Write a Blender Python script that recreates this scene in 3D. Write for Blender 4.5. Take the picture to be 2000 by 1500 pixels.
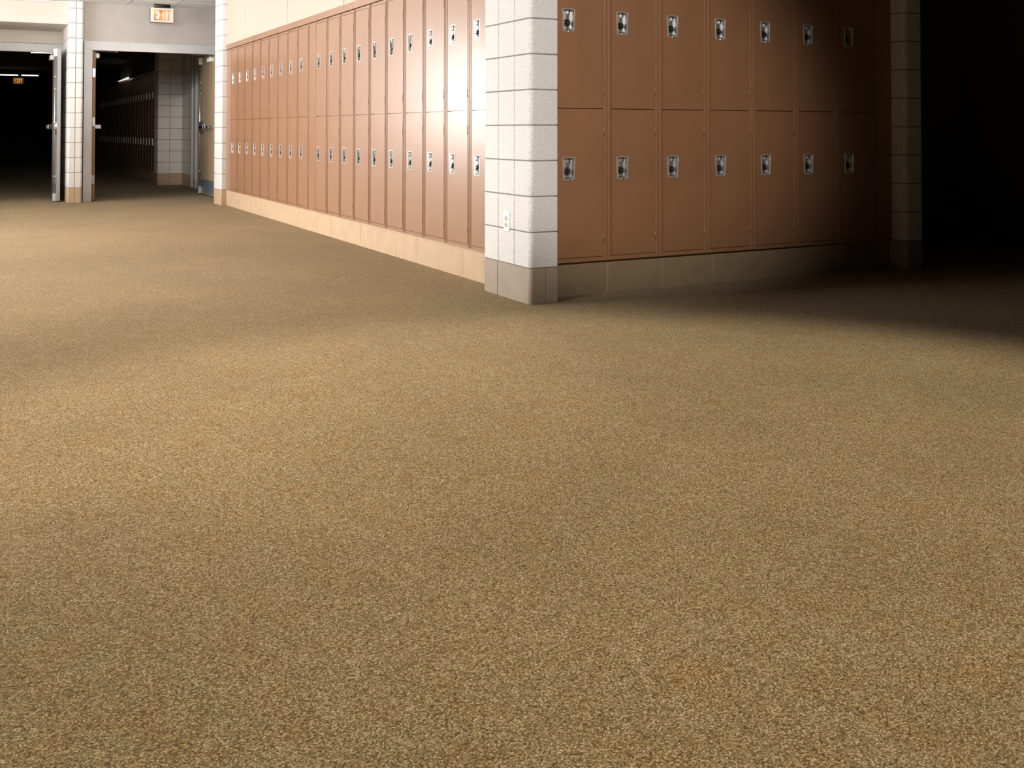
import bpy, math, random
from mathutils import Vector, Matrix
for o in list(bpy.data.objects): bpy.data.objects.remove(o, do_unlink=True)
S = bpy.context.scene
C = S.collection
PI = math.pi

# ---------------------------------------------------------------- camera
RT = Vector((0.8822442, -0.4707913, 0.0008877)); UP = Vector((-0.0104989, -0.0177894, 0.9997866)); FW = Vector((0.4706751, 0.8820652, 0.0206374))
cam = bpy.data.cameras.new('camera'); co = bpy.data.objects.new('camera', cam); C.objects.link(co)
mw = Matrix((( RT.x, UP.x, -FW.x, -2.7578), (RT.y, UP.y, -FW.y, -4.9521), (RT.z, UP.z, -FW.z, 0.987), (0, 0, 0, 1)))
co.matrix_world = mw
cam.sensor_fit = 'HORIZONTAL'; cam.sensor_width = 36; cam.lens = 1952.76/2000*36
cam.shift_y = (214.07-750)/2000
cam.clip_start = .05; cam.clip_end = 200
S.camera = co
# ---------------------------------------------------------------- world, exposure
S.view_settings.view_transform = 'Standard'; S.view_settings.look = 'None'
S.view_settings.gamma = 1; S.view_settings.exposure = 0
S.view_settings.use_curve_mapping = False
w = bpy.data.worlds.new('world'); S.world = w; w.use_nodes = True
w.node_tree.nodes['Background'].inputs[0].default_value = (.9, .75, .6, 1)
w.node_tree.nodes['Background'].inputs[1].default_value = .013
# ---------------------------------------------------------------- lights
def area(name, loc, target, sx, sy, power, col, spread=180):
    l = bpy.data.lights.new(name, 'AREA'); l.shape = 'RECTANGLE'; l.size = sx; l.size_y = sy
    l.energy = power; l.color = col; l.spread = math.radians(spread)
    o = bpy.data.objects.new(name, l); C.objects.link(o); o.location = loc
    o.rotation_euler = (Vector(target)-Vector(loc)).to_track_quat('-Z', 'Y').to_euler(); return o
def spot(name, loc, target, power, col, size, blend, r=.15):
    l = bpy.data.lights.new(name, 'SPOT'); l.energy = power; l.color = col
    l.spot_size = math.radians(size); l.spot_blend = blend; l.shadow_soft_size = r
    o = bpy.data.objects.new(name, l); C.objects.link(o); o.location = loc
    o.rotation_euler = (Vector(target)-Vector(loc)).to_track_quat('-Z', 'Y').to_euler(); return o
WARM = (1, .93, .84); COOL = (.93, .97, 1)
area('window_daylight', (-4.68, 9.80, 1.55), (-4.68, 0, 1.3), 1.0, 1.5, 105, (1, .98, .96), 90)
area('side_daylight', (-6.3, 5.0, 1.8), (0, 5.2, 1.4), 8.4, 1.8, 262, (1, .97, .95), 85)
for x, y, p, sp in ((-2.9, 1.2, 14, 125), (-2.9, 3.6, 11, 118), (-2.2, 5.0, 24, 150)):
    area('ceiling_lamp', (x, y, 2.71), (x, y, 0), .6, .5, p, WARM, sp)
spot('floor_fill_spot', (-1.1, -2.7, 4.6), (-1.1, -2.7, 0), 980, WARM, 66, .42, .12)  # added unseen floor spots; the cone edge draws the dark border
spot('floor_fill_spot', (-3.0, -1.2, 4.6), (-2.6, .1, 0), 720, WARM, 74, .9, .2)
spot('locker_spot', (-2.2, -4.2, 2.6), (.60, .12, 1.25), 850, (1, .945, .90), 31, .75)  # added spot; its cone edge shapes the falloff along the right run
spot('door_spot', (-2.3, 5.2, 2.69), (-.2, 16, .95), 90, (1, .91, .80), 24, .5, .10)  # added fill through the doorway for far pier and hall locks
spot('door_spot', (-2.25, 5.2, 2.69), (1.0, 13.8, .80), 680, (1, .91, .80), 14, .5, .22)  # added narrow fill for the pier inside the right doorway
area('ceiling_fill', (-3.7, 7.8, 2.2), (-3.0, 8.3, 3.2), 1.2, 2.0, 42, (1, .99, .97), 180)  # added unseen fill that brightens the ceiling and upper walls
area('ceiling_fill', (-1.7, 6.1, 2.42), (-1.4, 8.4, 2.85), 1.6, .5, 24, (1, .99, .97), 110)
area('hall_glow', (-2.2, 21, 2.44), (-2.2, 21, 0), 1, 1, .04, WARM)

# ---------------------------------------------------------------- materials
def mat(name, col, rough=.5, metal=0, spec=.5, bump=None, noise=None, coat=0, emit=None):
    """bump=(scale,strength,dist); noise=(scale,amount) varies the value of the colour"""
    m = bpy.data.materials.new(name); m.use_nodes = True; n = m.node_tree.nodes; L = m.node_tree.links
    b = n['Principled BSDF']
    b.inputs['Base Color'].default_value = (*col, 1); b.inputs['Roughness'].default_value = rough
    b.inputs['Metallic'].default_value = metal; b.inputs['Specular IOR Level'].default_value = spec
    b.inputs['Coat Weight'].default_value = coat; b.inputs['Coat Roughness'].default_value = .55
    tc = n.new('ShaderNodeTexCoord')
    if noise:
        t = n.new('ShaderNodeTexNoise'); t.inputs['Scale'].default_value = noise[0]; t.inputs['Detail'].default_value = 5
        L.new(tc.outputs['Object'], t.inputs['Vector'])
        r = n.new('ShaderNodeValToRGB'); a = noise[1]
        r.color_ramp.elements[0].position = .35; r.color_ramp.elements[1].position = .65
        r.color_ramp.elements[0].color = (*[c*(1-a) for c in col], 1); r.color_ramp.elements[1].color = (*[min(1, c*(1+a)) for c in col], 1)
        L.new(t.outputs['Fac'], r.inputs['Fac']); L.new(r.outputs['Color'], b.inputs['Base Color'])
    if bump:
        t = n.new('ShaderNodeTexNoise'); t.inputs['Scale'].default_value = bump[0]; t.inputs['Detail'].default_value = 3
        L.new(tc.outputs['Object'], t.inputs['Vector'])
        bp = n.new('ShaderNodeBump'); bp.inputs['Strength'].default_value = bump[1]; bp.inputs['Distance'].default_value = bump[2]
        L.new(t.outputs['Fac'], bp.inputs['Height']); L.new(bp.outputs['Normal'], b.inputs['Normal'])
    if emit:
        b.inputs['Emission Color'].default_value = (*emit[0], 1); b.inputs['Emission Strength'].default_value = emit[1]
    return m
M = {}
M['locker'] = mat('locker_paint', (.295, .142, .066), .30, spec=.6, coat=1, bump=(700, .06, .0004), noise=(3, .05))
M['locker_in'] = mat('locker_inside', (.05, .02, .012), .7)
M['chrome'] = mat('chrome_plate', (.78, .77, .76), .16, metal=1, bump=(40, .1, .002))
M['cup'] = mat('stainless_cup', (.46, .445, .43), .40, metal=.85, bump=(12, .2, .004))
M['bright_cup'] = mat('brightened_cup_metal', (.9, .88, .85), .4, metal=.15)  # cup metal made near-white so distant locks show as glints
M['rim'] = mat('satin_chrome_rim', (.88, .87, .85), .36, metal=.72)
M['black'] = mat('black_plastic', (.012, .012, .012), .35)
M['steel'] = mat('satin_steel', (.60, .60, .60), .35, metal=.9)
M['tick'] = mat('dial_tick', (.85, .85, .85), .4)
M['white_plastic'] = mat('white_plastic', (.86, .86, .84), .35)
M['grey_plastic'] = mat('grey_plastic', (.55, .53, .50), .4)
M['frame'] = mat('grey_frame_paint', (.56, .56, .57), .4, noise=(4, .04))
M['leaf'] = mat('grey_leaf_paint', (.33, .32, .31), .45)
M['glint'] = mat('glint_streak', (1, 1, 1), .5, emit=((1, .93, .8), .9))  # glow that imitates a reflected streak; no lamp there
M['drywall'] = mat('grey_drywall', (.50, .46, .43), .85, bump=(400, .15, .001), noise=(5, .04))
M['soffit'] = mat('cream_soffit', (.66, .60, .53), .85, bump=(400, .1, .001))
M['panel'] = mat('cream_wall_panel', (.47, .425, .36), .6, bump=(500, .1, .0008), noise=(30, .03))
M['wood'] = mat('oak_veneer', (.30, .19, .095), .45)
M['brown_wood'] = mat('brown_stile_wood', (.26, .14, .05), .5)
M['kick'] = mat('kick_plate', (.30, .34, .38), .35, metal=.6)
M['dark'] = mat('unlit_wall', (.10, .09, .08), .9)  # near-black colour stands for lack of light and cuts unseen bounce
M['mortar'] = mat('grey_mortar', (.25, .235, .22), .95, bump=(300, .5, .002))
M['tube'] = mat('tube_light', (1, 1, 1), .5, emit=((1, .96, .9), 2.2))
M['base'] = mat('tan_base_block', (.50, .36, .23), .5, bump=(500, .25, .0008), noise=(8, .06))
M['base_shaded'] = mat('shaded_base_block', (.27, .195, .11), .5, bump=(500, .25, .0008), noise=(8, .05))  # tan base with the dimmer light of the right wall put into its colour
M['base_grey'] = mat('taupe_base_block', (.37, .30, .235), .5, bump=(500, .25, .0008), noise=(8, .05))

def block_mat(name, col, pits, glaze):
    m = mat(name, col, .75 if not glaze else .42); n = m.node_tree.nodes; L = m.node_tree.links; b = n['Principled BSDF']
    tc = n.new('ShaderNodeTexCoord')
    v = n.new('ShaderNodeTexNoise'); v.inputs['Scale'].default_value = 170; v.inputs['Detail'].default_value = 4; v.inputs['Roughness'].default_value = .7
    L.new(tc.outputs['Object'], v.inputs['Vector'])
    r = n.new('ShaderNodeValToRGB'); e = r.color_ramp.elements
    e[0].position = .35; e[0].color = (*[c*(1-pits) for c in col], 1); e[1].position = .47; e[1].color = (*col, 1)
    L.new(v.outputs['Fac'], r.inputs['Fac']); L.new(r.outputs['Color'], b.inputs['Base Color'])
    bp = n.new('ShaderNodeBump'); bp.inputs['Strength'].default_value = .6 if not glaze else .15; bp.inputs['Distance'].default_value = .0022
    L.new(r.outputs['Color'], bp.inputs['Height']); L.new(bp.outputs['Normal'], b.inputs['Normal'])
    return m
M['block'] = block_mat('white_painted_block', (.74, .73, .71), .60, False)
M['glazed'] = block_mat('white_glazed_block', (.74, .71, .68), .10, True)

def wood_grain(m, c1, c2):
    n = m.node_tree.nodes; L = m.node_tree.links; b = n['Principled BSDF']; tc = n.new('ShaderNodeTexCoord')
    mp = n.new('ShaderNodeMapping'); mp.inputs['Scale'].default_value = (30, 30, .8); L.new(tc.outputs['Object'], mp.inputs['Vector'])
    t = n.new('ShaderNodeTexNoise'); t.inputs['Scale'].default_value = 1.0; t.inputs['Detail'].default_value = 4; L.new(mp.outputs[0], t.inputs['Vector'])
    r = n.new('ShaderNodeValToRGB'); r.color_ramp.elements[0].position = .35; r.color_ramp.elements[1].position = .65
    r.color_ramp.elements[0].color = (*c1, 1); r.color_ramp.elements[1].color = (*c2, 1)
    L.new(t.outputs['Fac'], r.inputs['Fac']); L.new(r.outputs['Color'], b.inputs['Base Color'])
wood_grain(M['wood'], (.30, .215, .13), (.45, .345, .23))

def carpet_mat():
    m = bpy.data.materials.new('loop_carpet'); m.use_nodes = True; n = m.node_tree.nodes; L = m.node_tree.links
    b = n['Principled BSDF']; b.inputs['Roughness'].default_value = .95; b.inputs['Specular IOR Level'].default_value = .12
    tc = n.new('ShaderNodeTexCoord')
    def N(scale, detail=2, rough=.5, mp=None, dist=0):
        t = n.new('ShaderNodeTexNoise'); t.inputs['Scale'].default_value = scale; t.inputs['Detail'].default_value = detail
        t.inputs['Roughness'].default_value = rough; t.inputs['Distortion'].default_value = dist
        if mp:
            q = n.new('ShaderNodeMapping'); q.inputs['Rotation'].default_value = (0, 0, mp[1]); q.inputs['Scale'].default_value = mp[0]
            L.new(tc.outputs['Object'], q.inputs['Vector']); L.new(q.outputs[0], t.inputs['Vector'])
        else: L.new(tc.outputs['Object'], t.inputs['Vector'])
        return t.outputs['Fac']
    def ramp(fac, stops):
        r = n.new('ShaderNodeValToRGB'); e = r.color_ramp.elements
        while len(e) < len(stops): e.new(.5)
        for i, (p, c) in enumerate(stops): e[i].position = p; e[i].color = (*c, 1)
        L.new(fac, r.inputs['Fac']); return r.outputs['Color']
    def mix(kind, f, a, c):
        x = n.new('ShaderNodeMix'); x.data_type = 'RGBA'; x.blend_type = kind
        if isinstance(f, float): x.inputs[0].default_value = f
        else: L.new(f, x.inputs[0])
        L.new(a, x.inputs[6]); L.new(c, x.inputs[7]); return x.outputs[2]
    # loops
    v = n.new('ShaderNodeTexVoronoi'); v.inputs['Scale'].default_value = 330; v.inputs['Randomness'].default_value = 1
    L.new(tc.outputs['Object'], v.inputs['Vector'])
    sx = n.new('ShaderNodeSeparateColor'); L.new(v.outputs['Color'], sx.inputs[0])
    loops = ramp(sx.outputs[0], [(0, (.10, .056, .015)), (.3, (.235, .158, .055)), (.7, (.345, .240, .096)), (1, (.60, .46, .25))])
    edge = ramp(v.outputs['Distance'], [(.4, (1, 1, 1)), (.9, (.35, .30, .24))])
    col = mix('MULTIPLY', .9, loops, edge)
    # clumps about a centimetre across
    cl = ramp(N(150, 4, .7), [(.3, (.80, .78, .74)), (.5, (1, 1, 1)), (.7, (1.14, 1.14, 1.14))])
    col = mix('MULTIPLY', 1.0, col, cl)
    # warmer and paler patches
    pt = ramp(N(9, 4, .6, dist=.6), [(.3, (1.04, .93, .78)), (.5, (1, 1, 1)), (.72, (1.06, 1.08, 1.18))])
    col = mix('MULTIPLY', 1.0, col, pt)
    br = ramp(N(1.3, 3, .55), [(.3, (.90, .90, .90)), (.7, (1.08, 1.08, 1.08))])
    col = mix('MULTIPLY', 1.0, col, br)
    # pale pulled fibres
    fl = ramp(N(1, 3, .6, mp=((160, 30, 1), .5)), [(.66, (0, 0, 0)), (.76, (1, 1, 1))])
    rg = n.new('ShaderNodeRGB'); rg.outputs[0].default_value = (.62, .50, .35, 1)
    gate = n.new('ShaderNodeMath'); gate.operation = 'MULTIPLY'; L.new(fl, gate.inputs[0])
    g2 = ramp(N(5, 2), [(.5, (0, 0, 0)), (.65, (1, 1, 1))]); L.new(g2, gate.inputs[1])
    col = mix('MIX', gate.outputs[0], col, rg.outputs[0])
    L.new(col, b.inputs['Base Color'])
    b1 = n.new('ShaderNodeBump'); b1.inputs['Strength'].default_value = .8; b1.inputs['Distance'].default_value = .003; b1.invert = True
    L.new(v.outputs['Distance'], b1.inputs['Height'])
    b2 = n.new('ShaderNodeBump'); b2.inputs['Strength'].default_value = .35; b2.inputs['Distance'].default_value = .004
    L.new(N(120, 3), b2.inputs['Height']); L.new(b1.outputs['Normal'], b2.inputs['Normal'])
    L.new(b2.outputs['Normal'], b.inputs['Normal'])
    b.inputs['Sheen Weight'].default_value = .12; b.inputs['Sheen Roughness'].default_value = .6
    return m
M['carpet'] = carpet_mat()

def ceiling_mat():
    m = mat('ceiling_tile', (.72, .73, .73), .9); n = m.node_tree.nodes; L = m.node_tree.links; b = n['Principled BSDF']
    tc = n.new('ShaderNodeTexCoord'); t = n.new('ShaderNodeTexNoise'); t.inputs['Scale'].default_value = 90
    L.new(tc.outputs['Object'], t.inputs['Vector'])
    r = n.new('ShaderNodeValToRGB'); r.color_ramp.elements[0].position = .3; r.color_ramp.elements[0].color = (.70, .71, .71, 1)
    r.color_ramp.elements[1].position = .5; r.color_ramp.elements[1].color = (.88, .89, .89, 1)
    L.new(t.outputs['Fac'], r.inputs['Fac']); L.new(r.outputs['Color'], b.inputs['Base Color'])
    return m
M['ceiling'] = ceiling_mat(); M['tbar'] = mat('white_grid_bar', (.62, .62, .62), .5)

def lit_letter_mat():
    m = bpy.data.materials.new('lit_orange_letters'); m.use_nodes = True; n = m.node_tree.nodes; L = m.node_tree.links
    b = n['Principled BSDF']; b.inputs['Base Color'].default_value = (.35, .12, .02, 1)
    tc = n.new('ShaderNodeTexCoord'); t = n.new('ShaderNodeTexNoise'); t.inputs['Scale'].default_value = 9; L.new(tc.outputs['Object'], t.inputs['Vector'])
    r = n.new('ShaderNodeValToRGB'); r.color_ramp.elements[0].position = .4; r.color_ramp.elements[0].color = (.42, .11, .008, 1)
    r.color_ramp.elements[1].position = .62; r.color_ramp.elements[1].color = (1, .62, .22, 1)
    L.new(t.outputs['Fac'], r.inputs['Fac']); L.new(r.outputs['Color'], b.inputs['Emission Color']); b.inputs['Emission Strength'].default_value = .85
    return m
M['letters'] = lit_letter_mat()
M['sign_face'] = mat('sign_face', (.80, .76, .70), .5, emit=((1, .75, .5), .02))
M['far_sign'] = mat('far_sign_face', (.3, .16, .06), .5, emit=((1, .40, .08), .10))

# ---------------------------------------------------------------- mesh helpers
class MB:
    def __init__(s): s.v = []; s.f = []; s.m = []; s.sm = []
    def add(s, vs, fs, mi=0, smooth=False):
        k = len(s.v); s.v += [tuple(v) for v in vs]
        for f in fs: s.f.append(tuple(i+k for i in f)); s.m.append(mi); s.sm.append(smooth)
    def box(s, x0, x1, y0, y1, z0, z1, mi=0):
        s.add([(x0,y0,z0),(x1,y0,z0),(x1,y1,z0),(x0,y1,z0),(x0,y0,z1),(x1,y0,z1),(x1,y1,z1),(x0,y1,z1)],
              [(0,3,2,1),(4,5,6,7),(0,1,5,4),(1,2,6,5),(2,3,7,6),(3,0,4,7)], mi)
    def prism(s, pts, z0, z1, mi=0, smooth_idx=()):
        """counter-clockwise plan outline pushed up"""
        n = len(pts); s.add([(x,y,z0) for x,y in pts]+[(x,y,z1) for x,y in pts], [tuple(range(n-1,-1,-1)), tuple(range(n,2*n))], mi)
        k = len(s.v)-2*n
        for i in range(n):
            j = (i+1)%n; s.f.append((k+i,k+j,k+n+j,k+n+i)); s.m.append(mi); s.sm.append(i in smooth_idx)
    def fprism(s, pts, y0, y1, mi=0):
        """outline in x,z (counter-clockwise seen from -y) pushed from y0 back to y1"""
        n = len(pts); k = len(s.v)
        s.add([(x,y0,z) for x,z in pts]+[(x,y1,z) for x,z in pts], [tuple(range(n)), tuple(range(2*n-1,n-1,-1))], mi)
        for i in range(n):
            j = (i+1)%n; s.f.append((k+j,k+i,k+n+i,k+n+j)); s.m.append(mi); s.sm.append(False)
    def cyl(s, p, axis, r, h, n=20, mi=0, r2=None, bev=0):
        a = Vector(axis).normalized(); t = Vector((0,0,1)) if abs(a.z) < .9 else Vector((1,0,0))
        u = a.cross(t).normalized(); w_ = a.cross(u); p = Vector(p); r2 = r if r2 is None else r2
        rings = [(0, r)] + ([(h-bev, r2), (h, r2-bev)] if bev else [(h, r2)])
        vs = []
        for d, rr in rings:
            vs += [tuple(p+a*d+u*(math.cos(2*PI*i/n)*rr)+w_*(math.sin(2*PI*i/n)*rr)) for i in range(n)]
        k = len(s.v); s.add(vs, [], mi)
        for q in range(len(rings)-1):
            for i in range(n):
                j = (i+1)%n; s.f.append((k+q*n+j,k+q*n+i,k+(q+1)*n+i,k+(q+1)*n+j)); s.m.append(mi); s.sm.append(True)
        s.f.append(tuple(k+i for i in range(n))); s.m.append(mi); s.sm.append(False)
        s.f.append(tuple(k+(len(rings)-1)*n+i for i in range(n-1,-1,-1))); s.m.append(mi); s.sm.append(False)
    def build(s, name, mats, parent=None, bevel=0, seg=2):
        me = bpy.data.meshes.new(name); me.from_pydata(s.v, [], s.f)
        if not isinstance(mats, (list, tuple)): mats = [mats]
        for q in mats: me.materials.append(q)
        for p_, mi, sm in zip(me.polygons, s.m, s.sm): p_.material_index = mi; p_.use_smooth = sm
        import bmesh
        bm = bmesh.new(); bm.from_mesh(me); bmesh.ops.recalc_face_normals(bm, faces=bm.faces); bm.to_mesh(me); bm.free()
        o = bpy.data.objects.new(name, me); C.objects.link(o)
        if parent: o.parent = parent
        if bevel:
            b = o.modifiers.new('bevel', 'BEVEL'); b.width = bevel; b.segments = seg; b.limit_method = 'ANGLE'; b.angle_limit = math.radians(50)
        return o
def thing(name, label, cat, loc=(0,0,0), rz=0, group=None):
    o = bpy.data.objects.new(name, None); o.empty_display_size = .1; C.objects.link(o); o.location = loc; o.rotation_euler = (0,0,rz)
    tag(o, label, cat, group); return o
def tag(o, label, cat, group=None):
    o['label'] = label; o['category'] = cat
    if group: o['group'] = group
    return o
def struct(o): o['kind'] = 'structure'; return o
def copy_tree(o, parent=None):
    c = o.copy(); C.objects.link(c); c.parent = parent
    for ch in o.children: copy_tree(ch, c)
    return c

HIGH = 4.75
B = .2032; LW = .3826; LB = .2032; LH = 1.832; CEIL = 2.74
# ---------------------------------------------------------------- shell
mb = MB(); mb.box(-7, 8, -9, 34, -.1, 0); struct(mb.build('floor', M['carpet']))
mb = MB(); mb.box(-7, 8, .45, 9.95, CEIL, CEIL+.1)
y = 9.28
for i in range(15):                       # suspended grid
    yy = y - i*.6096
    if yy > .5: mb.box(-7, 8, yy-.012, yy+.012, CEIL-.004, CEIL, 1)
for i in range(26):
    xx = -.955 + (i-10)*.6096
    if xx < 8: mb.box(xx-.012, xx+.012, .46, 9.95, CEIL-.0035, CEIL, 1)
struct(mb.build('ceiling', [M['ceiling'], M['tbar']]))
mb = MB(); mb.box(-7, 8, -9, .45, HIGH, HIGH+.1); struct(mb.build('ceiling_raised', M['dark']))  # unseen ceiling raised to hold the added floor spots, darkened against bounce
mb = MB(); mb.box(-7, 8, .45, .60, CEIL+.1, HIGH); struct(mb.build('wall_step_added', M['drywall']))  # unseen step wall, added with the raised ceiling
mb = MB(); mb.box(-7, -6.85, -9, 9.95, 0, CEIL); mb.box(-7, -6.85, -9, .45, CEIL, HIGH); struct(mb.build('wall_left', M['soffit']))
mb = MB(); mb.box(-7, 8, -9.15, -9, 0, HIGH); struct(mb.build('wall_back', M['dark']))
# wall mass behind the lockers, left run and right run
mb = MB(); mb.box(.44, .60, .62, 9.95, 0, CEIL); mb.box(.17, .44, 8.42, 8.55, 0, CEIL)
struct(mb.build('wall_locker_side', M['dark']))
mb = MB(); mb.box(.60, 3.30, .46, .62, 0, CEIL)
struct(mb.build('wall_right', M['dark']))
# upper cream panels over the left lockers
mb = MB()
seams = [.572, 1.76, 3.625, 5.487, 7.367, 8.40]
for a, b_ in zip(seams[:-1], seams[1:]): mb.box(.114, .14, a+.006, b_-.006, 2.106, CEIL)
struct(mb.build('trim_1', M['panel'], bevel=.002))
mb = MB(); mb.box(.138, .44, .572, 8.40, 2.106, CEIL); struct(mb.build('wall_panel_backing', M['black']))
# fascia over the left lockers
mb = MB(); fs = [.572, 1.46, 3.367, 5.275, 7.181, 8.40]
for a, b_ in zip(fs[:-1], fs[1:]): mb.box(.104, .16, a+.0012, b_-.0012, 2.040, 2.104)
struct(mb.build('trim_2', M['locker'], bevel=.0015))
mb = MB(); mb.box(.2, 3.05, .114, .16, 2.040, 2.104); struct(mb.build('trim_3', M['locker'], bevel=.0015))
mb = MB(); mb.box(.2, 3.05, .124, .44, 2.106, CEIL+.1); struct(mb.build('wall_upper_right', M['panel']))
# base course under the lockers
def base_run(name, pts, plane, axis, mtl):
    mb = MB(); bk = MB()
    for a, b_ in zip(pts[:-1], pts[1:]):
        if axis == 'y': mb.box(plane, plane+.1, a+.0015, b_-.0015, 0, LB-.001)
        else: mb.box(a+.0015, b_-.0015, plane, plane+.1, 0, LB-.001)
    a, b_ = pts[0], pts[-1]
    if axis == 'y': mb.box(plane+.004, plane+.09, a, b_, 0, LB-.004, 1)
    else: mb.box(a, b_, plane+.004, plane+.09, 0, LB-.004, 1)
    struct(mb.build(name, [mtl, M['tick']], bevel=.0015))
pts = [.572] + [.74+.4064*i for i in range(19)]; pts = [q for q in pts if q < 8.38] + [8.40]
base_run('baseboard_left', pts, .122, 'y', M['base'])
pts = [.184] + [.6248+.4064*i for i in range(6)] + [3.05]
base_run('baseboard_right', pts, .148, 'x', M['base_shaded'])
# dark alcove at the far right
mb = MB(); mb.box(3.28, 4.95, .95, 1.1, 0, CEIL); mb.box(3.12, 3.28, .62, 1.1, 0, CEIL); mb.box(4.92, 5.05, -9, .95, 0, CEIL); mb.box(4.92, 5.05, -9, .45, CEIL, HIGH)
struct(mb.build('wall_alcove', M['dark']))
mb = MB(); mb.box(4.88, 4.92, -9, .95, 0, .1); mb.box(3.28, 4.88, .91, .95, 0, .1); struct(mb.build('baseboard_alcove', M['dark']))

# ---------------------------------------------------------------- block columns
def rect_outline(x0, x1, y0, y1, r, corners, notch=None, nd=.007, nw=.0048):
    """counter-clockwise outline; corners = set of 'sw','se','ne','nw' rounded; notch: {'w':[ys],'s':[xs],'e':[ys]} joint grooves"""
    notch = notch or {}; P = []; sm = set()
    def arc(cx, cy, a0):
        for i in range(9):
            a = a0 + PI/2*i/8; P.append((cx+r*math.cos(a), cy+r*math.sin(a)))
            if i < 8: sm.add(len(P)-1)
    if 'sw' in corners: arc(x0+r, y0+r, PI)
    else: P.append((x0, y0))
    for x in sorted(notch.get('s', [])): P += [(x-nw, y0), (x-nw*.6, y0+nd), (x+nw*.6, y0+nd), (x+nw, y0)]
    if 'se' in corners: arc(x1-r, y0+r, -PI/2)
    else: P.append((x1, y0))
    if 'ne' in corners: arc(x1-r, y1-r, 0)
    else: P.append((x1, y1))
    if 'nw' in corners: arc(x0+r, y1-r, PI/2)
    else: P.append((x0, y1))
    for y_ in sorted(notch.get('w', []), reverse=True): P += [(x0, y_+nw), (x0+nd, y_+nw*.6), (x0+nd, y_-nw*.6), (x0, y_-nw)]
    return P, sm
def block_column(name, label, x0, x1, y0, y1, r, corners, notch, bnotch, m_shaft, m_base, top=CEIL, gap=.007, cat='column'):
    t = thing(name, label, cat, (x0, y0, 0))
    X1, Y1 = x1-x0, y1-y0
    loc = lambda nt: {k: [q-(y0 if k == 'w' else x0) for q in v] for k, v in (nt or {}).items()}
    P, sm = rect_outline(0, X1, 0, Y1, r, corners, loc(notch)); mb = MB()
    z = B
    while z < top-.01:
        z1 = min(z+B, top); mb.prism(P, z+gap/2, z1-gap/2, 0, sm); z += B
    mb2 = MB(); mb2.prism(rect_outline(.004, X1-.004, .004, Y1-.004, r, corners)[0], B*.5, top, 0)
    sh = mb.build('shaft', m_shaft, t, bevel=.0025, seg=2)
    mb2.build('mortar', M['mortar'], sh)
    P, sm = rect_outline(-.002, X1, -.002, Y1, r, corners, loc(bnotch)); mb = MB(); mb.prism(P, 0, B-gap/2, 0, sm)
    mb.build('base_course', m_base, t, bevel=.002)
    return t
block_column('block_column', 'white painted block corner column between the two locker runs, with a taupe base', 0, .182, 0, .571, .026, {'sw'},
             {'w': [.19, .392]}, {'w': [.395], 's': [.107]}, M['block'], M['base_grey'])
block_column('block_column', 'dark block column in the shadow at the right end of the brown lockers', 3.055, 3.235, 0, .44, .03, {'sw', 'se'},
             {}, {}, M['block'], M['base_grey'])
block_column('block_column', 'narrow white block pier at the far end of the left lockers', .045, .135, 8.40, 8.80, .022, {'sw'},
             {}, {}, M['glazed'], M['base'])
block_column('block_column', 'slim white block pier standing between the two far doorways', -1.695, -1.505, 9.80, 11.10, .03, {'sw', 'se'},
             {'s': [-1.600], 'w': [10.0, 10.2, 10.4, 10.6, 10.8]}, {'s': [-1.600]}, M['glazed'], M['base'])
block_column('block_column', 'shaded block pier inside the right doorway with a tan base', .07, .49, 13.80, 14.20, .03, {'sw'},
             {'s': [.28]}, {'s': [.28]}, M['glazed'], M['base'], top=2.55)
mb = MB()
P, sm = rect_outline(.49, .70, 12.92, 13.8, .005, set(), {'w': [13.36]})
z = B
while z < 2.5: mb.prism(P, z+.003, z+B-.003, 0, sm); z += B
mb.prism([(.495,12.93),(.7,12.93),(.7,13.79),(.495,13.79)], 0, 2.55, 1)
mb.prism([(.488,12.92),(.7,12.92),(.7,13.8),(.488,13.8)], 0, B-.003, 2)
struct(mb.build('wall_passage', [M['glazed'], M['mortar'], M['base']], bevel=.002))
# steel framed pocket the right leaf swings into
mb = MB()
for i, (a, b_, d) in enumerate([(12.80,12.92,.0),(12.60,12.80,.03),(12.46,12.60,.0),(12.1,12.46,.035),(11.96,12.1,.0),(11.6,11.96,.035),(11.45,11.6,0),(10.2,11.45,.05)]):
    mb.box(.47+d, .62, a, b_, 0, 2.5)
struct(mb.build('trim_4', M['frame'], bevel=.004))

# ---------------------------------------------------------------- far door wall
mb = MB()
mb.box(-1.505, .60, 9.95, 10.12, 2.205, CEIL)          # over the right opening
mb.box(.42, .60, 9.95, 10.12, 0, 2.205)
struct(mb.build('wall_far', M['drywall']))
mb = MB(); mb.box(-6.9, -1.695, 9.90, 11.1, 2.425, CEIL)
struct(mb.build('wall_soffit', M['soffit'], bevel=.003))
mb = MB(); mb.box(-6.9, -3.75, 9.95, 11.1, 0, 2.425); mb.box(-3.75, -1.65, 11.1, 11.25, 2.245, 2.5)
struct(mb.build('wall_recess', M['soffit']))
mb = MB(); mb.box(-6.9, -1.695, 9.86, 9.95, CEIL-.028, CEIL-.004); struct(mb.build('trim_5', M['tbar']))
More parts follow.
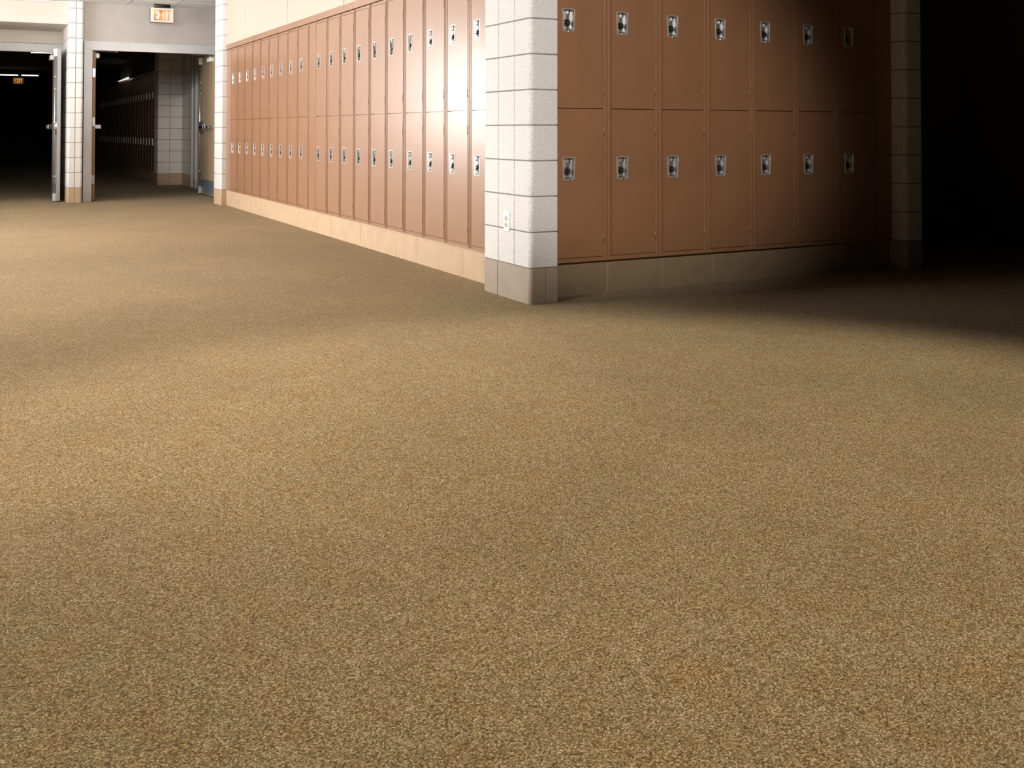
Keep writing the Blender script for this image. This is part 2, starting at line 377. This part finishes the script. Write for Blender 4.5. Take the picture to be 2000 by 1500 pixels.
# steel frames
def door_frame(name, x0, x1, yf, ztop, zt, hw=.10, jw=.055, depth=.17):
    mb = MB()
    mb.box(x0-jw, x0, yf, yf+.055, 0, zt); mb.box(x1, x1+jw, yf, yf+.055, 0, zt)
    mb.box(x0-jw, x1+jw, yf-.002, yf+.055, ztop, zt)
    mb.box(x0-.02, x0, yf+.055, yf+depth, 0, ztop+.02); mb.box(x1, x1+.02, yf+.055, yf+depth, 0, ztop+.02); mb.box(x0, x1, yf+.055, yf+depth, ztop, ztop+.02)
    mb.box(x0-.012, x0+.006, yf-.012, yf+.02, 0, ztop); mb.box(x1-.006, x1+.012, yf-.012, yf+.02, 0, ztop); mb.box(x0-.01, x1+.01, yf-.012, yf+.02, ztop-.012, ztop+.006)
    struct(mb.build(name, M['frame'], bevel=.003))
door_frame('trim_6', -1.385, .40, 9.935, 2.098, 2.215, jw=.10)
door_frame('trim_7', -3.69, -1.73, 11.08, 2.128, 2.24)

# ---------------------------------------------------------------- door leaves (structure, each with its hardware)
def leaf(name, x, y0, y1, face, free_near, wood):
    """leaf standing open along y; face=-1 hardware on the -x side, +1 on the +x side"""
    t = bpy.data.objects.new(name, None); C.objects.link(t); t.location = (x, y0, 0); struct(t)
    th = .045; L_ = y1-y0; H = 2.105
    mb = MB(); mb.box(0, th, 0, L_, .012, H); mb.build('leaf', [wood], t, bevel=.002)
    fx = 0 if face < 0 else th; s = face
    yf = .05 if free_near else L_-.05                    # free stile
    yh = L_-.05 if free_near else .05
    d = 1 if free_near else -1
    # vertical rods with guides
    mb = MB(); mb.cyl((fx+s*.028, yf, .1), (0,0,1), .008, H-.22, 12)
    for z in (.35, 1.55, 1.72): mb.cyl((fx, yf, z), (s,0,0), .012, .034, 12)
    mb.build('vertical_rod', M['steel'], t)
    mb = MB(); mb.box(min(fx, fx+s*.045), max(fx, fx+s*.045), yf-.035, yf+.035, .012, .115); b1 = mb.build('bottom_latch', M['frame'], t, bevel=.006)
    mb = MB(); mb.box(min(fx, fx+s*.05), max(fx, fx+s*.05), yf-.04, yf+.04, H-.11, H-.005); mb.build('top_latch', M['white_plastic'], t, bevel=.006)
    # push bar
    mb = MB(); z = 1.03
    n = 20
    ring = [(math.cos(2*PI*i/n), math.sin(2*PI*i/n)) for i in range(n)]
    k = len(mb.v); vs = []
    for dx, sc in ((0, 1), (.020, .97), (.040, .80), (.052, .5)):
        vs += [(fx+s*dx, yf+d*.10+c*.145*sc, z+q*.112*sc) for c, q in ring]
    mb.add(vs, [])
    for q in range(3):
        for i in range(n): mb.f.append((q*n+i, q*n+(i+1)%n, (q+1)*n+(i+1)%n, (q+1)*n+i)); mb.m.append(0); mb.sm.append(False)
    mb.f.append(tuple(3*n+i for i in range(n))); mb.m.append(0); mb.sm.append(False)
    pb = mb.build('panic_latch_head', M['steel'], t, bevel=.003)
    mb = MB(); ya, yb = sorted((yf+d*.16, yh-d*.03))
    mb.box(min(fx+s*.03, fx+s*.075), max(fx+s*.03, fx+s*.075), ya, yb, z-.022, z+.022); mb.build('push_bar', M['black'], t, bevel=.005)
    mb = MB(); yc = yh-d*.03
    for q in ((yc-d*.04, yc+d*.02), (yc-d*.30, yc-d*.22), (yc-d*.42, yc-d*.38)):
        a, b_ = sorted(q); mb.box(min(fx+s*.0, fx+s*.08), max(fx+s*.0, fx+s*.08), a, b_, z-.026, z+.028)
    mb.build('bar_bracket', M['steel'], t, bevel=.004)
    # closer and arm
    mb = MB(); ya, yb = sorted((yh-d*.02, yh-d*.26)); cz = 2.025
    mb.box(min(fx, fx+s*.055), max(fx, fx+s*.055), ya, yb, cz-.032, cz+.032); mb.build('door_closer', M['white_plastic'], t, bevel=.004)
    mb = MB(); yq = (ya+yb)/2
    mb.cyl((fx+s*.028, yq, cz+.03), (0,0,1), .012, .045, 12)
    mb.box(min(fx+s*.02, fx+s*.30), max(fx+s*.02, fx+s*.30), yq-.012, yq+.012, cz+.062, cz+.072)
    mb.cyl((fx+s*.29, yq, cz+.055), (0,0,1), .010, .045, 12)
    mb.build('closer_arm', M['steel'], t)
    mb = MB(); a, b_ = sorted((yh+d*.03, yf-d*.02)); mb.box(fx+(0 if s > 0 else -.003), fx+(.003 if s > 0 else 0), a, b_, .03, .235)
    mb.build('kick_plate', M['kick'], t)
    # hinges on the hinge edge
    for hz in (.30, 1.10, 1.78):
        mb = MB(); yy = L_ if free_near else 0
        mb.box(.004, th-.004, yy-.003, yy+.003, hz-.06, hz+.06); mb.cyl((th if s < 0 else 0, yy, hz-.06), (0,0,1), .009, .12, 12)
        mb.build('hinge', M['steel'], t)
    return t
leaf('door_1', -1.808, 10.07, 11.07, -1, True, M['leaf'])
leaf('door_2', -1.372, 10.02, 11.02, 1, False, M['brown_wood'])
leaf('door_3', .285, 9.99, 10.99, -1, False, M['wood'])

# ---------------------------------------------------------------- hall beyond the doors
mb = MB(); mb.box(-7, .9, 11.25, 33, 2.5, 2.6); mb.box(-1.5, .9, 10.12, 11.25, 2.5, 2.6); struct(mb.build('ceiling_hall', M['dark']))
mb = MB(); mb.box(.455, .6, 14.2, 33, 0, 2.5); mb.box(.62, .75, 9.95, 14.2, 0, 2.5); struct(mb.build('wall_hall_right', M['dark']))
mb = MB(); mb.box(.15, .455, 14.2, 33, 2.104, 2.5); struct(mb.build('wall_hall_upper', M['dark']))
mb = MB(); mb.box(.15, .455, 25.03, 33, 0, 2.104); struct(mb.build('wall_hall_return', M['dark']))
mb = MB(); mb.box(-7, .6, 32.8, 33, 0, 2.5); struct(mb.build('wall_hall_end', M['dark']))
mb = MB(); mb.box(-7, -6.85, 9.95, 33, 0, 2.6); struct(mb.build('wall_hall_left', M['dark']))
mb = MB(); mb.box(.165, .3, 14.24, 24.72, 0, LB-.002); struct(mb.build('baseboard_hall', M['base']))
mb = MB(); mb.box(.14, .2, 14.24, 24.72, 2.040, 2.104); struct(mb.build('trim_8', M['locker']))

# ---------------------------------------------------------------- lockers
SW = .0275                                    # stile half shared with the neighbour
LX0, LX1 = SW, LW-SW                          # door opening
DG = .0032
CUP_X = .111
def trap(cx, cz, wt, wb, h, bow=0, n=6):
    """counter-clockwise seen from -y: bottom edge, top edge bowed up"""
    P = [(cx-wb/2, cz-h/2), (cx+wb/2, cz-h/2), (cx+wt/2, cz+h/2)]
    for i in range(1, n): q = 1-i/n; P.append((cx-wt/2+wt*q, cz+h/2+bow*4*q*(1-q)))
    P.append((cx-wt/2, cz+h/2)); return P
def cup_outline(cx, cz, grow=0):
    wt, wb, h = .080+2*grow, .068+2*grow, .124+2*grow
    P = []; n = 6
    for i in range(n+1): q = i/n; P.append((cx-wb/2+wb*q, cz-h/2-.004*4*q*(1-q)))
    for i in range(n+1): q = 1-i/n; P.append((cx-wt/2+wt*q, cz+h/2+.004*4*q*(1-q)))
    return P
def make_locker(full=True):
    t = bpy.data.objects.new('locker', None); t.empty_display_size = .1; C.objects.link(t)
    mb = MB()
    # carcass: sides, back, top, bottom, mid shelf
    mb.box(.001, .004, .004, .30, 0, LH, 1); mb.box(LW-.004, LW-.001, .004, .30, 0, LH, 1); mb.box(.001, LW-.001, .297, .30, 0, LH, 1)
    mb.box(.001, LW-.001, .004, .30, LH-.004, LH, 1)
    # face frame: two stiles with a raised bead by the seam, rails
    for a, b_ in ((.0018, LX0), (LX1, LW-.0018)): mb.box(a, b_, 0, .03, 0, LH)
    mb.box(.0110, .0180, -.0035, 0, 0, LH); mb.box(LW-.0180, LW-.0110, -.0035, 0, 0, LH)
    mb.box(LX0, LX1, 0, .03, 0, .024); mb.box(LX0, LX1, 0, .03, LH-.022, LH); mb.box(LX0, LX1, .016, .03, .902, .924)
    mb.box(.0008, LW-.0008, -.004, 0, 0, .006)
    mb.build('body', [M['locker'], M['locker_in']], t, bevel=.0012, seg=2)
    for z0, z1, cz in ((.0275, .9115, .556), (.9165, 1.8065, 1.440)):
        x0, x1 = LX0+.005, LX1-.005
        mb = MB(); yf, yb = -.0015, .014
        hole = cup_outline(CUP_X, cz); n = len(hole); k = 0
        cor = [(x0,z0),(x1,z0),(x1,z1),(x0,z1)]
        vs = [(x,yf,z) for x,z in hole]+[(x,yf,z) for x,z in cor]+[(x,yb,z) for x,z in cor]+[(x,yb,z) for x,z in hole]
        half = n//2; fs_ = []
        c = n
        # ring between hole and outer rectangle, split at the four corners
        fs_.append(tuple([c, c+1]+list(range(half-1, -1, -1))))
        fs_.append((c+1, c+2, half, half-1))
        fs_.append(tuple([c+2, c+3]+list(range(n-1, half-1, -1))))
        fs_.append((c+3, c, 0, n-1))
        for i in range(4): j = (i+1)%4; fs_.append((c+j, c+i, c+4+i, c+4+j))
        for i in range(n): j = (i+1)%n; fs_.append((i, j, n+8+j, n+8+i))
        mb.add(vs, fs_)
        d = mb.build('door', M['locker'], t)
        # recessed handle cup
        o1 = cup_outline(CUP_X, cz, .004); o2 = cup_outline(CUP_X, cz, .003); i0 = cup_outline(CUP_X, cz, -.0012); i1 = cup_outline(CUP_X, cz, -.003); i2 = cup_outline(CUP_X, cz, -.011)
        mb = MB(); n = len(o1); rings = [(o1, -.0016), (o2, -.0045), (i0, -.0045), (i1, -.001), (i2, .019)]
        vs = []; 
        for P, yy in rings: vs += [(x,yy,z) for x,z in P]
        mb.add(vs, [])
        for q in range(4):
            for i in range(n):
                j = (i+1)%n; mb.f.append((q*n+i, q*n+j, (q+1)*n+j, (q+1)*n+i)); mb.m.append(0 if q < 3 else 1); mb.sm.append(False)
        # back plate bowed in the middle
        m_ = n//2; kk = len(mb.v)
        for q in range(m_):
            (xa, za), (xb, zb) = i2[q], i2[n-1-q]; f = q/(m_-1); yy = .019-.006*math.sin(PI*f)
            mb.v += [(xa, yy, za), (xb, yy, zb)]
        for q in range(m_-1): a = kk+2*q; mb.f.append((a, a+2, a+3, a+1)); mb.m.append(1); mb.sm.append(True)
        if full: mb.build('handle_cup', [M['rim'], M['cup']], d)
        else: mb.build('handle_cup', [M['bright_cup'], M['bright_cup']], d)
        if full:
            mb = MB(); dx, dz = CUP_X-.006, cz-.016
            mb.cyl((dx, .016, dz), (0,-1,0), .0235, .010, 28, 0, bev=.002)
            mb.cyl((dx, .006, dz), (0,-1,0), .014, .012, 18, 0, r2=.011, bev=.002)
            for i in range(10):
                a = 2*PI*i/10; cx, cz2 = dx+.0195*math.cos(a), dz+.0195*math.sin(a)
                mb.box(cx-.0012, cx+.0012, .0052, .0062, cz2-.0012, cz2+.0012, 1)
            mb.cyl((dx, -.006, dz), (0,-1,0), .0045, .0012, 12, 2)
            mb.build('combination_dial', [M['black'], M['tick'], M['steel']], d)
            mb = MB(); mb.box(CUP_X-.004, CUP_X+.004, -.006, .012, cz+.036, cz+.062)
            mb.build('latch', M['chrome'], d, bevel=.001)
            mb = MB(); mb.box(CUP_X-.003, CUP_X+.003, -.0075, -.0035, cz-.071, cz-.061); mb.build('stud', M['chrome'], d)
    if full:
        for hz in (.140, .782, 1.030, 1.672):
            mb = MB(); mb.cyl((LX1+.0005, -.0035, hz-.028), (0,0,1), .0042, .056, 10)
            mb.box(LX1-.001, LX1+.008, -.002, .002, hz-.026, hz+.026)
            mb.build('hinge', M['locker'], t)
    return t
proto = make_locker(True); first = [True]
def place(src, loc, rz, label, group):
    o = src if src.get('used') is None else copy_tree(src)
    src['used'] = 1
    if 'used' in o and o is not src: del o['used']
    o.location = loc; o.rotation_euler = (0,0,rz); tag(o, label, 'locker', group)
ordn = ['first','second','third','fourth','fifth','sixth','seventh','eighth','ninth','tenth','eleventh','twelfth','thirteenth','fourteenth','fifteenth','sixteenth','seventeenth','eighteenth','nineteenth','twentieth','twenty-first','twenty-second','twenty-third','twenty-fourth','twenty-fifth','twenty-sixth','twenty-seventh']
for k in range(7):
    lab = ('brown two-tier steel locker touching the right side of the white corner column' if k == 0 else
           'brown two-tier locker, %s to the right of the white corner column%s' % (ordn[k], ', half in shadow' if k == 5 else ', fading out' if k == 6 else ''))
    place(proto, (.222+k*LW, .124, LB), 0, lab, 'two-tier lockers right of the corner column')
for k in range(10):
    lab = ('bright glossy two-tier locker partly behind the left side of the corner column' if k == 0 else
           'glossy tan two-tier locker, %s to the left of the corner column' % ordn[k])
    place(proto, (.114, 1.022+k*.3834, LB), -PI/2, lab, 'two-tier lockers left of the corner column')
for k in range(9):
    lab = ('orange-tan two-tier locker just left of the filler strip in the long run' if k == 0 else
           'last orange-tan two-tier locker before the narrow far pier' if k == 8 else
           'orange-tan two-tier locker, %s to the left of the filler strip' % ordn[k])
    place(proto, (.114, 5.060+k*.3834, LB), -PI/2, lab, 'two-tier lockers beyond the filler strip')
if 'used' in proto: del proto['used']
far = make_locker(False)
for k in range(27):
    place(far, (.15, 14.64+k*.3834, LB), -PI/2, 'unlit two-tier locker in the dark hall, %s beyond the shaded doorway pier' % ordn[k], 'lockers in the dark hall beyond the doors')
if 'used' in far: del far['used']
# filler strips
def filler(label, x0, x1, y0, y1, bead=None):
    mb = MB(); mb.box(0, x1-x0, 0, y1-y0, 0, LH)
    o = mb.build('filler_panel', M['locker'], bevel=.0015); o.location = (x0, y0, LB); tag(o, label, 'panel'); return o
filler('tan vertical filler strip between the two banks of left lockers', .114, .15, 4.4745, 4.674)
filler('narrow filler strip between the far lockers and the white far pier', .116, .15, 8.1285, 8.398)
filler('short filler strip behind the left edge of the corner column', .116, .15, .574, .638)
filler('shadowed filler strip between the last right locker and dark column', 2.902, 3.053, .124, .16)
filler('thin brown filler strip beside the corner column on the right', .1835, .2205, .126, .16)

# ---------------------------------------------------------------- outlet
t = thing('wall_outlet', 'white duplex power outlet low on the corner column', 'outlet', (0, .277, .449), -PI/2)
mb = MB(); mb.box(-.036, .036, -.006, 0, -.058, .058); mb.build('cover_plate', M['white_plastic'], t, bevel=.003)
for s in (-1, 1):
    mb = MB(); n = 20; P = []
    for i in range(n): a = 2*PI*i/n; P.append((.0165*math.cos(a), s*.0195+max(-.0135, min(.0135, .0165*math.sin(a)))))
    mb.fprism(P, -.009, -.0055, 0)
    for dx in (-.006, .006): mb.box(dx-.001, dx+.001, -.0094, -.0088, s*.0195-.001, s*.0195+.007, 1)
    mb.cyl((0, -.0088, s*.0195-.006), (0,-1,0), .0022, .0006, 10, 1)
    mb.build('receptacle', [M['grey_plastic'], M['black']], t)

# ---------------------------------------------------------------- exit signs
def letters(mb, x0, x1, z0, z1, y):
    """E X I T in heavy condensed strokes"""
    W = x1-x0; H = z1-z0; s = W*.075; yb = y+.003
    def R(a, b_, c, d): mb.box(x0+a*W, x0+b_*W, y, yb, z0+c*H, z0+d*H)
    R(0, .085, 0, 1); R(.085, .23, .86, 1); R(.085, .20, .44, .57); R(.085, .23, 0, .14)
    for A in ((.28, .38, .54, .44), (.44, .54, .38, .28)):
        pts = [(x0+A[0]*W, z0), (x0+A[1]*W, z0), (x0+A[2]*W, z1), (x0+A[3]*W, z1)]
        mb.fprism(pts, y - (.0004 if A[0] == .28 else 0), yb)
    R(.60, .69, 0, 1); R(.83, .92, 0, .86); R(.74, 1, .86, 1)
t = thing('exit_sign', 'lit EXIT sign with orange letters hanging under the ceiling above the right doorway', 'sign', (-.515, 9.60, 2.485))
mb = MB(); mb.box(-.150, .150, 0, .05, 0, .200); mb.build('housing', M['sign_face'], t, bevel=.004)
mb = MB(); letters(mb, -.108, .108, .022, .176, -.0025); mb.build('lettering', M['letters'], t)
mb = MB(); mb.box(-.157, .143, .04, .052, -.006, .196); mb.build('backplate', M['black'], t)
mb = MB(); mb.cyl((-.105, .02, .230), (1,0,0), .026, .215, 20); mb.box(-.10, .105, -.0, .045, .204, CEIL-2.485-.001); mb.build('mount', M['black'], t)
t = thing('exit_sign', 'small distant orange EXIT sign under the strip lights in the left doorway', 'sign', (-1.89, 22.9, 2.135))
mb = MB(); mb.box(-.115, .115, 0, .05, 0, .155); mb.build('housing', M['far_sign'], t)
mb = MB(); letters(mb, -.085, .09, .018, .135, -.004); mb.build('lettering', M['letters'], t)
mb = MB(); mb.box(-.01, .01, .02, .03, .155, 2.5-2.135-.001); mb.build('mount', M['black'], t)
# strip lights in the hall
def strip(label, x0, x1, y, z):
    t = thing('strip_light', label, 'light', ((x0+x1)/2, y, z)); h = (x1-x0)/2
    mb = MB(); mb.cyl((-h, 0, 0), (1,0,0), .013, 2*h, 12); mb.build('tube', M['tube'], t)
    mb = MB(); mb.box(-h, h, -.03, .05, .02, .06); 
    for q in (-h*.7, h*.7): mb.cyl((q, .01, .06), (0,0,1), .006, 2.5-z-.061, 8)
    mb.build('fixture_body', M['black'], t)
strip('longer strip light glowing at the left edge deep in the left doorway', -2.9, -1.875, 23.05, 2.360)
strip('shorter strip light glowing right of the longer one in the left doorway', -1.815, -1.430, 23.05, 2.360)
# glowing rod and chrome pipe added for reflected glints high on the hall wall
t = thing('reflected_glint', 'slanting reflected glint, added as a glowing rod above the dark hall lockers', 'light', (.11, 18.2, 2.115))
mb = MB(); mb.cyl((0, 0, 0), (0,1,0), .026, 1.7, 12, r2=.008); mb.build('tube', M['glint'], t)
mb = MB(); mb.box(.016, .035, 0, 1.7, -.02, .02); mb.build('glint_backing', M['black'], t)
mb = MB(); mb.cyl((0, 0, 0), (0,1,0), .008, 3.9, 10)
for q in (.2, .75, 1.3, 1.85, 2.6): mb.cyl((0, q, -.06), (0,0,1), .011, .05, 8)
n = 18
for i in range(n):
    a0, a1 = PI*i/n, PI*(i+1)/n
    p0 = Vector((0, 1.15-.28*math.cos(a0), .005+.075*math.sin(a0))); p1 = Vector((0, 1.15-.28*math.cos(a1), .005+.075*math.sin(a1)))
    mb.cyl(p0, p1-p0, .009, (p1-p0).length, 8)
o = mb.build('glint_pipe', M['chrome']); o.location = (.125, 14.3, 2.068); tag(o, 'chrome pipe with a small loop added for reflected glints over the dark hall lockers', 'glint_pipe')
